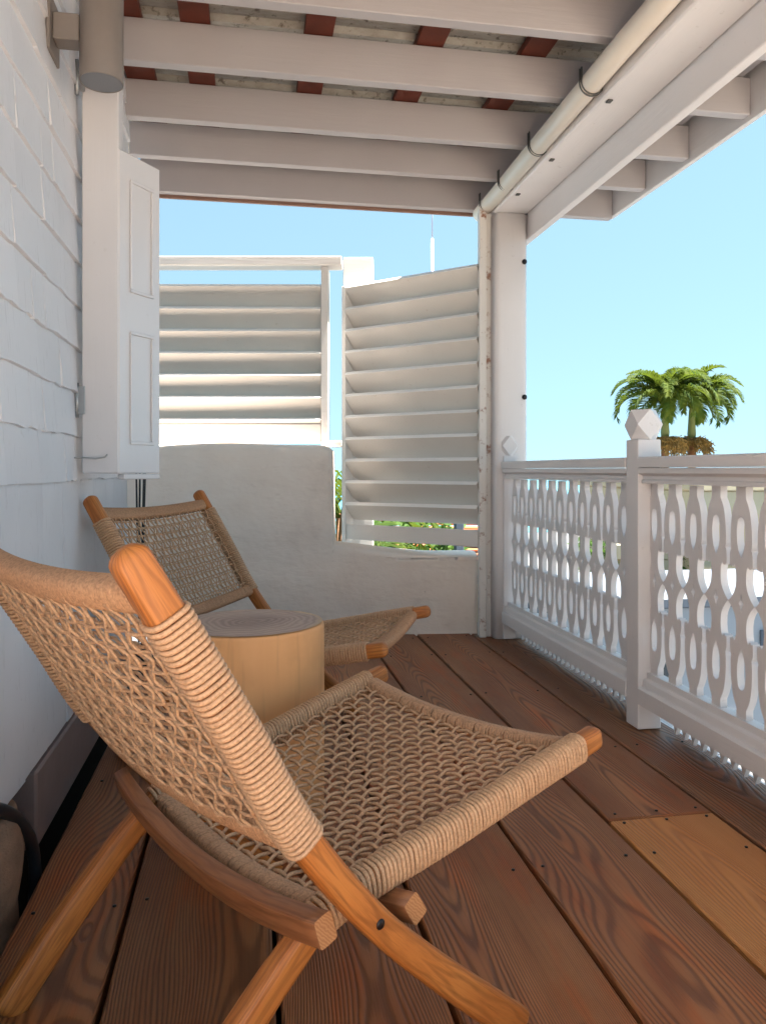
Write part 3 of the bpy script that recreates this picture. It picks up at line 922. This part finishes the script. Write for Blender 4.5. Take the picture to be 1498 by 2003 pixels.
def build_chair():
    global TAPER
    ch = empty('rope_chair')
    rr = random.Random(11)
    WB, WS = .348, .308
    seatP = Path(SEAT, 0); backP = Path(BACK, 0)
    Ls, Lb = seatP.L[-1], backP.L[-1]
    def l_at(path, f):
        best = min(range(len(path.p)), key=lambda i: abs(path.p[i].x - f)); return path.L[best]
    l_wrap0, l_wrap1 = .072, l_at(backP, -.118)
    ls0, ls1 = .045, l_at(seatP, -.045)
    for s_ in (-1, 1):
        pb = Path(BACK, s_ * WB)
        m = sweep_rail(pb, .0170, .0225, scale=lambda u: 1 + .03 * math.sin(u * 9) + .28 * max(0, (u - .62) / .38) ** 1.2)
        o = m.obj('back_rail', TEAK, ch, True)
        h = helix(pb, l_wrap0, l_wrap1, .0165, .0225, .0082, .0037, rnd=rr)
        h.obj('cord_wrap', CORD, o, True)
        TAPER = True; ps = Path(SEAT, s_ * WS); TAPER = False
        m = sweep_rail(ps, .0170, .0215, scale=lambda u: 1 + .35 * max(0, (u - .62) / .38) ** .8 * (1 if u < .96 else 1))
        o = m.obj('seat_rail', TEAK, ch, True)
        h = helix(ps, ls0, ls1, .0165, .0215, .0082, .0037, rnd=rr)
        h.obj('cord_wrap', CORD, o, True)
        m = MB().lathe([(0.0, .0), (.0062, .0), (.0075, -.0015), (.0075, -.004), (.003, -.0042)], 14)
        q = m.obj('screw', DARKMETAL, ch, True)
        q.matrix_local = Matrix.Translation((-.008, s_ * (WB + .0185), .302)) @ Matrix.Rotation(-s_ * R(90), 4, 'X')
    # cross bars (curved)
    bdir = (backP.at(l_wrap0 + .02)[1]); rear = Vector((-abs(bdir.z), 0, -abs(bdir.x))).normalized()
    pT = backP.at(.046)[0]; pL = backP.at(l_wrap1 - .012)[0]
    pF = seatP.at(.05)[0]; pR = seatP.at(ls1 - .02)[0]
    for name, c_, sag, sd_, w_ in (('top_crossbar', pT, SAG_B, (rear.x, rear.z), WB), ('lower_crossbar', pL, SAG_B, (rear.x, rear.z), WB),
                                 ('front_crossbar', pF, SAG_S, (-.12, -1), WS), ('rear_crossbar', pR, SAG_S, (-.12, -1), WS * .87)):
        n_ = math.hypot(*sd_); sd_ = (sd_[0] / n_, sd_[1] / n_)
        b_ = Bar(c_.x, c_.z, -w_, w_, sag, sd_)
        o = bar_mesh(b_, .0155, .0125).obj(name, TEAK, ch, True)
        helix(b_, .016, b_.L[-1] - .016, .0155, .0125, .0066, .0034, 14, 5, rr, jit=.3).obj('cord_wrap', CORDF, o, True)
    # stop bars either side of the crossing
    for f_, z_, tilt in ((-.076, .306, .5), (.09, .272, .85)):
        m = MB(); pts = []; secs = []; frs = []; uv = []
        for i in range(25):
            w_ = -.332 + .664 * i / 24; k = 1 - (2 * i / 24 - 1) ** 2
            p_ = Vector((f_ - .01 * k, w_, z_ - .038 * k))
            pts.append(p_); sec = superell(.0145, .0225, 16, .25)
            secs.append(sec)
            bv = Vector((-math.sin(tilt) * .55, 0, math.cos(tilt))).normalized(); av = Vector((bv.z, 0, -bv.x))
            frs.append((av, bv))
            for q in range(16): uv.append((q / 16 * .14, .7 * i / 24))
        m.sweep(pts, secs, frs); m.uv = uv
        o = m.obj('stop_bar', TEAKD, ch)
        o.data.materials.append(ENDG)
        for pg in o.data.polygons:
            if len(pg.vertices) > 6: pg.material_index = 1
            else: pg.use_smooth = True
    # woven seat and back
    def weave(name, path, la, lb, WW, sag, sdir, dp, dq, A, r, lift, zig, tp=0):
        root = empty(name, parent=ch)
        nrow = int((lb - la) / dp); dp = (lb - la) / nrow
        ncol = int(2 * (WW - .03) / dq); dq = 2 * (WW - .03) / ncol
        def P(l, w_, h):
            p_, t = path.at(l)
            nrm = Vector((0, 1, 0)).cross(t).normalized()
            if nrm.z < 0: nrm = -nrm
            k = 1 - (w_ / WW) ** 2
            q = p_ + Vector((sdir[0], 0, sdir[1])) * sag * k
            wt = 1 - .2 * max(0, min(1, (.58 - q.x) / .87)) if tp else 1
            return Vector((q.x, w_ * wt, q.z)) + nrm * (h + lift)
        for i in range(ncol + 1):
            w0 = -(WW - .03) + i * dq
            pts = []; jw = rr.uniform(-.0012, .0012)
            for k in range(nrow * 5 + 1):
                t = k / 5
                ww_ = w0 + jw + .0013 * mnoise.noise(Vector((i * 2.7, t * .55, 0)))
                pts.append(P(la + t * dp, ww_, A * (1 + .35 * mnoise.noise(Vector((i * 1.9, t * .8, 5)))) * math.cos(math.pi * t) * (-1) ** i))
            MB().tube(pts, r, 6).obj('lengthwise_cord', CORD, root, True)
        for j in range(1, nrow):
            jl = rr.uniform(-.0012, .0012)
            pts = []
            for k in range(ncol * 5 + 1):
                t = k / 5
                pts.append(P(la + j * dp + jl + .0022 * mnoise.noise(Vector((j * 2.3, t * .5, 9))), -(WW - .03) + t * dq, -A * .9 * math.cos(math.pi * t) * (-1) ** j))
            pts = [P(la + j * dp, -WW + .012, -.002)] + pts + [P(la + j * dp, WW - .012, -.002)]
            MB().tube(pts, r, 6).obj('crosswise_cord', CORD, root, True)
        if zig:
            for i in range(ncol):
                w0 = -(WW - .03) + i * dq
                pts = []
                for k in range(nrow * 4 + 1):
                    t = k / 4
                    tri = abs((t % 2) - 1)
                    pts.append(P(la + t * dp, w0 + dq * (.2 + .6 * tri) + .0016 * mnoise.noise(Vector((i * 3.1, t * .9, 2))), -zig + A * .8 * math.cos(math.pi * t) * (-1) ** i))
                MB().tube(pts, r, 5).obj('zigzag_cord', CORD, root, True)
            for j in range(1, nrow):
                pts = []
                for k in range(ncol * 4 + 1):
                    t = k / 4
                    pts.append(P(la + (j + .5) * dp, -(WW - .03) + t * dq, -zig - A * .8 * math.cos(math.pi * t) * (-1) ** j))
                pts = [P(la + (j + .5) * dp, -WW + .012, -zig * .5)] + pts + [P(la + (j + .5) * dp, WW - .012, -zig * .5)]
                MB().tube(pts, r, 5).obj('crosswise_cord', CORD, root, True)
    weave('seat_weave', seatP, .052, ls1 - .022, WS, SAG_S, (-.12, -1), .0245, .0265, .0033, .0033, .004, 0, 1)
    weave('back_weave', backP, .05, l_wrap1 - .014, WB, SAG_B, (rear.x, rear.z), .0285, .0265, .0030, .0024, .007, .021)
    return ch

CH_SCALE = 1.0
chair = build_chair()
chair.location = (-.006, 1.344, 0); chair.rotation_euler = (0, 0, .5492)
tag(chair, 'nearest tan rope lounge chair with oiled teak frame, seen from behind', 'chair', 'rope lounge chairs')
ch2 = copy_tree(chair)
ch2.location = (-.02, 2.70, 0); ch2.rotation_euler = (0, 0, -.434)
tag(ch2, 'farther tan rope lounge chair behind the stump table, facing the railing', 'chair', 'rope lounge chairs')

# ------------------------------------------------------------------ stump table
st = cw(-.343, 1.99)
table = empty('stump_table', (st.x, st.y, 0)); tag(table, 'pale tree stump side table between the two rope chairs', 'side table')
TH, TR = .526, .187
m = MB(); n = 72
for z, k in ((.002, .985), (.012, 1.0), (.15, 1.005), (.3, 1.0), (TH - .012, .995), (TH - .004, .985), (TH - .001, .97)):
    for i in range(n):
        t = 2 * math.pi * i / n
        r_ = TR * k * (1 + .018 * math.sin(2 * t + 1) + .012 * math.sin(3 * t + 2 * z) + .008 * mnoise.noise(Vector((math.cos(t) * 2, math.sin(t) * 2, z * 2))))
        m.v.append((r_ * math.cos(t), r_ * math.sin(t), z))
for a in range(6):
    for i in range(n):
        j = (i + 1) % n
        m.f.append((a * n + i, a * n + j, (a + 1) * n + j, (a + 1) * n + i))
m.f.append(tuple(reversed(range(n))))
m.f.append(tuple(6 * n + i for i in range(n)))
m.obj('stump_body', STUMPS, table, True)
m = MB(); top = []
for i in range(n):
    t = 2 * math.pi * i / n
    r_ = TR * .97 * (1 + .018 * math.sin(2 * t + 1) + .012 * math.sin(3 * t + 2 * TH) + .008 * mnoise.noise(Vector((math.cos(t) * 2, math.sin(t) * 2, TH * 2))))
    top.append((r_ * math.cos(t), r_ * math.sin(t), TH + .0015))
m.add([(0, 0, TH + .002)] + top, [(0, i + 1, (i + 1) % n + 1) for i in range(n)])
m.obj('stump_top', STUMPT, table)

# ------------------------------------------------------------------ palms
def frond(m, base, az, el, L, droop, nl=30, lw=.03, ll=.34, rnd=random, lv=.5):
    pts = []; p_ = Vector(base); e_ = el; st_ = 14
    for k in range(st_ + 1):
        pts.append(p_.copy())
        dr = Vector((math.cos(az) * math.cos(e_), math.sin(az) * math.cos(e_), math.sin(e_)))
        p_ = p_ + dr * (L / st_); e_ -= droop / st_ * (1 + .8 * k / st_)
    m.tube(pts, [.018 * (1 - .85 * k / st_) + .003 for k in range(st_ + 1)], 5)
    side = Vector((-math.sin(az), math.cos(az), 0))
    for i in range(nl):
        t = .16 + .84 * i / (nl - 1)
        k = t * st_; a_ = min(int(k), st_ - 1)
        q = pts[a_].lerp(pts[a_ + 1], k - a_); tg = (pts[a_ + 1] - pts[a_]).normalized()
        up = side.cross(tg).normalized()
        if up.z < 0: up = -up
        for s_ in (-1, 1):
            l_ = ll * (math.sin(math.pi * min(1, t * .78 + .2)) * .8 + .25) * rnd.uniform(.85, 1.15)
            dr = (side * s_ * .8 + tg * (.55 + .5 * t) + up * (lv + rnd.uniform(-.2, .2))).normalized()
            mid = q + dr * l_ * .55
            end = q + dr * l_ * .9 + Vector((0, 0, -.30 * l_ * rnd.uniform(.6, 1.4)))
            wv_ = tg * lw * .5
            m.add([q - wv_ * .5, q + wv_ * .5, mid + wv_, mid - wv_, end], [(0, 1, 2, 3), (3, 2, 4)])
def palm(name, px, d, label, seed, zb, crown=1.0):
    # slender palm: trunk, green crownshaft, arching fronds, old fruit stalks
    rnd = random.Random(seed)
    g_ = cw((px - 749) / 1500 * d, d)
    root = empty(name, (g_.x, g_.y, -3)); tag(root, label, 'palm tree', 'palms beyond the railing')
    H = zb + 3
    MB().tube([(.0, 0, -.05), (.02, .02, H * .4), (.0, 0, H - .38)], [.15, .115, .1], 12).obj('trunk', TRUNK, root, True)
    MB().tube([(0, 0, H - .42), (0, 0, H - .3), (0, 0, H - .1), (0, 0, H + .3), (0, 0, H + .5)], [.10, .115, .10, .075, .05], 12).obj('crownshaft', SHAFT, root, True)
    nf = 30
    for i in range(nf):
        m = MB()
        az = i * 2.39996 + rnd.uniform(-.25, .25)
        el = R(90) - (i / nf) * R(44) + rnd.uniform(-.1, .1)
        frond(m, (0, 0, H + .34), az, el, crown * rnd.uniform(1.45, 1.9), R(92) + (i / nf) * R(30) + rnd.uniform(-.3, .3), 84, .031, .42, rnd)
        m.obj('frond', LEAF, root)
    m = MB()
    for c_ in range(5):
        az = c_ * 1.257 + rnd.uniform(-.3, .3)
        for k in range(70):
            a2 = az + rnd.uniform(-.65, .65); l_ = rnd.uniform(.25, .62)
            p0 = Vector((.1 * math.cos(az), .1 * math.sin(az), H - .42))
            e_ = p0 + Vector((math.cos(a2) * l_ * .8, math.sin(a2) * l_ * .8, -.1 - l_ * rnd.uniform(.0, .75)))
            mid = (p0 + e_) / 2 + Vector((0, 0, .08))
            m.tube([p0, mid, e_], [.006, .006, .014], 4)
            for q in range(3):
                b0 = mid.lerp(e_, rnd.random()); m.tube([b0, b0 + Vector((rnd.uniform(-.1, .1), rnd.uniform(-.1, .1), rnd.uniform(-.1, .06)))], [.006, .013], 4)
    m.obj('fruit_stalks', SEEDS, root)
palm('palm_tree', 1300, 20, 'left of the two small palms, its crown behind the faceted post cap', 4, 2.2, 1.0)
palm('palm_tree', 1352, 20.6, 'right of the two small palms beyond the railing, standing clear of the cap', 9, 2.2, 1.0)

# leafy plants behind the end wall
def plant(name, px, d, z0, label, seed, L=1.0, n=9, grp=None):
    rnd = random.Random(seed); g_ = cw((px - 749) / 1500 * d, d)
    root = empty(name, (g_.x, g_.y, -3)); tag(root, label, 'plant', grp)
    MB().tube([(0, 0, -.05), (.03, 0, (z0 + 3) * .5), (0, 0, z0 + 3)], [.08, .07, .05], 10).obj('stem', TRUNK, root, True)
    for i in range(n):
        m = MB(); frond(m, (0, 0, z0 + 3 - .05), i * 2.4 + rnd.uniform(-.3, .3), R(75) - i / n * R(70), L * rnd.uniform(.85, 1.15), R(95), 26, .035, .34, rnd)
        m.obj('frond', LEAF, root)
plant('palm_plant', 668, 6.6, .55, 'green palm plant behind the gap beside the fence post', 21, 1.0, 12)
plant('palm_plant', 690, 8.6, -.35, 'palm plant showing low under the angled louvred panel', 22, 1.2, 12)

def shrub(px, d, zc_, r, label, seed):
    rnd = random.Random(seed); g_ = cw((px - 749) / 1500 * d, d)
    root = empty('shrub', (g_.x, g_.y, -3)); tag(root, label, 'shrub')
    m = MB()
    H = zc_ + 3
    for k in range(7):
        a = rnd.uniform(0, 6.3)
        m.tube([(0, 0, -.05), (math.cos(a) * r * .3, math.sin(a) * r * .3, H * .6), (math.cos(a) * r * .7, math.sin(a) * r * .7, H + rnd.uniform(-.2, .3) * r)], [.03, .02, .008], 5)
    m.obj('branches', TRUNK, root)
    m = MB()
    for k in range(1400):
        v = Vector((rnd.gauss(0, 1), rnd.gauss(0, 1), rnd.gauss(0, 1))).normalized()
        q = v * r * rnd.uniform(.55, 1.0) * (1 + .3 * mnoise.noise(v * 2.2 + Vector((seed, 0, 0))))
        q.z = q.z * .8 + H
        t = Vector((rnd.gauss(0, 1), rnd.gauss(0, 1), rnd.gauss(0, .6))).normalized(); u = t.orthogonal().normalized()
        s_ = rnd.uniform(.05, .1)
        m.add([q, q + t * s_ + u * s_ * .35, q + t * s_ * 2, q + t * s_ - u * s_ * .35], [(0, 1, 2, 3)])
    m.obj('foliage', LEAFB, root)
shrub(1196, 15, -.75, .75, 'rounded green shrub seen through the balusters left of the near newel', 31)
shrub(1342, 14.5, -.85, .55, 'small green shrub seen through the balusters below the palms', 32)
shrub(800, 9.5, .0, .7, 'green shrub showing under the angled louvred panel', 33)

# ------------------------------------------------------------------ neighbouring buildings
CREAM = simple('cream_render', lin(196, 180, 148), .8, var=.05, nscale=2)
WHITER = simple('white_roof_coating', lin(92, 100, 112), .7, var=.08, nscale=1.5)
GREYR = simple('grey_render', lin(168, 172, 180), .85, var=.08, nscale=1.5)
PANE = simple('dark_window_glass', (.03, .04, .05, 1), .1)
nb = empty('flat_roof_building', (8, 10.8, -3)); tag(nb, 'low grey building with white flat roof seen through the railing', 'building')
box('wall', (-4.2, -1.2, 0), (6, 1.3, 2.05), GREYR, nb, .01)
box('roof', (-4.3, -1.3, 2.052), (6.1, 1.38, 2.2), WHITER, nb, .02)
for x in (-3, -1, 1.2, 3.4):
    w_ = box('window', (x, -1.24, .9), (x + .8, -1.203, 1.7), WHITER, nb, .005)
    box('pane', (-.33, -.03, -.33), (.33, -.0195, .33), PANE, w_, .002)
nb = empty('cream_building', (7.9, 12.5, -3)); tag(nb, 'cream rendered building beyond the flat white roof at right', 'building')
box('wall', (0, 0, 0), (7, 5, 3.55), CREAM, nb, .02)
box('parapet', (-.06, -.06, 3.552), (7.06, 5.06, 3.8), CREAM, nb, .02)
box('string_course', (-.03, -.05, 2.9), (7.03, -.002, 2.98), CREAM, nb, .01)
for x in (1.1, 3.0, 4.9):
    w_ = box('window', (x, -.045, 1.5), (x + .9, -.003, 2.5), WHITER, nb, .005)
    box('pane', (-.38, -.03, -.43), (.38, -.0215, .43), PANE, w_, .002)
sw = cw((1300 - 749) / 1500 * 14.2, 14.2)
gw = empty('garden_wall', (sw.x, sw.y, -3), -YAW); tag(gw, 'tan striped garden wall seen through the balusters below the palms', 'wall')
TANW = simple('tan_block', lin(196, 180, 150), .9, var=.2, nscale=5)
for k in range(9):
    for j in range(5):
        x0_ = -1.0 + j * .36 + (.18 if k % 2 else 0)
        box('block', (x0_, -.1, .3 * k * .95 + .0), (x0_ + .345, .1, .3 * k * .95 + .272), TANW, gw, .01)
# terracotta roofed house beyond the end wall
th_ = cw((862 - 749) / 1500 * 13, 13)
hs_ = empty('tiled_house', (th_.x, th_.y, -3), -YAW); tag(hs_, 'small house with terracotta roof glimpsed under the louvred panel', 'house')
TERRA = simple('terracotta_tiles', lin(196, 120, 78), .85, var=.3, nscale=9, bump=.02)
box('wall', (-1.6, 0, 0), (1.2, 2.4, 2.45), CREAM, hs_, .01)
m = MB()
for k in range(12):
    y0_, z0_ = -.25 + k * .13, 2.42 + k * .065
    m.cbox((-1.75, y0_, z0_), (1.35, y0_ + .16, z0_ + .03), .006)
    m.cbox((-1.75, 2.65 - k * .13 - .16, z0_ + .001), (1.35, 2.65 - k * .13, z0_ + .031), .006)
m.obj('roof', TERRA, hs_)
wp = cw((897 - 749) / 1500 * 9, 9)
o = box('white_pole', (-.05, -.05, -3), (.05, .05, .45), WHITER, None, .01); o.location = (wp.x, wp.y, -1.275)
tag(o, 'white garden pole glimpsed under the angled louvred panel', 'pole')
mp = cw((845 - 749) / 1500 * 40, 40)
mast = empty('antenna_mast', (mp.x, mp.y, -3)); tag(mast, 'thin pale antenna mast against the sky above the louvred panel', 'antenna mast')
MASTM = simple('pale_mast_paint', lin(214, 208, 222), .5, var=.05)
MB().tube([(0, 0, -.1), (0, 0, 13.5), (0, 0, 16)], [.10, .09, .075], 8).obj('lower_pole', MASTM, mast, True)
MB().tube([(0, 0, 16), (0, 0, 18.5)], [.045, .03], 8).obj('upper_pole', MASTM, mast, True)
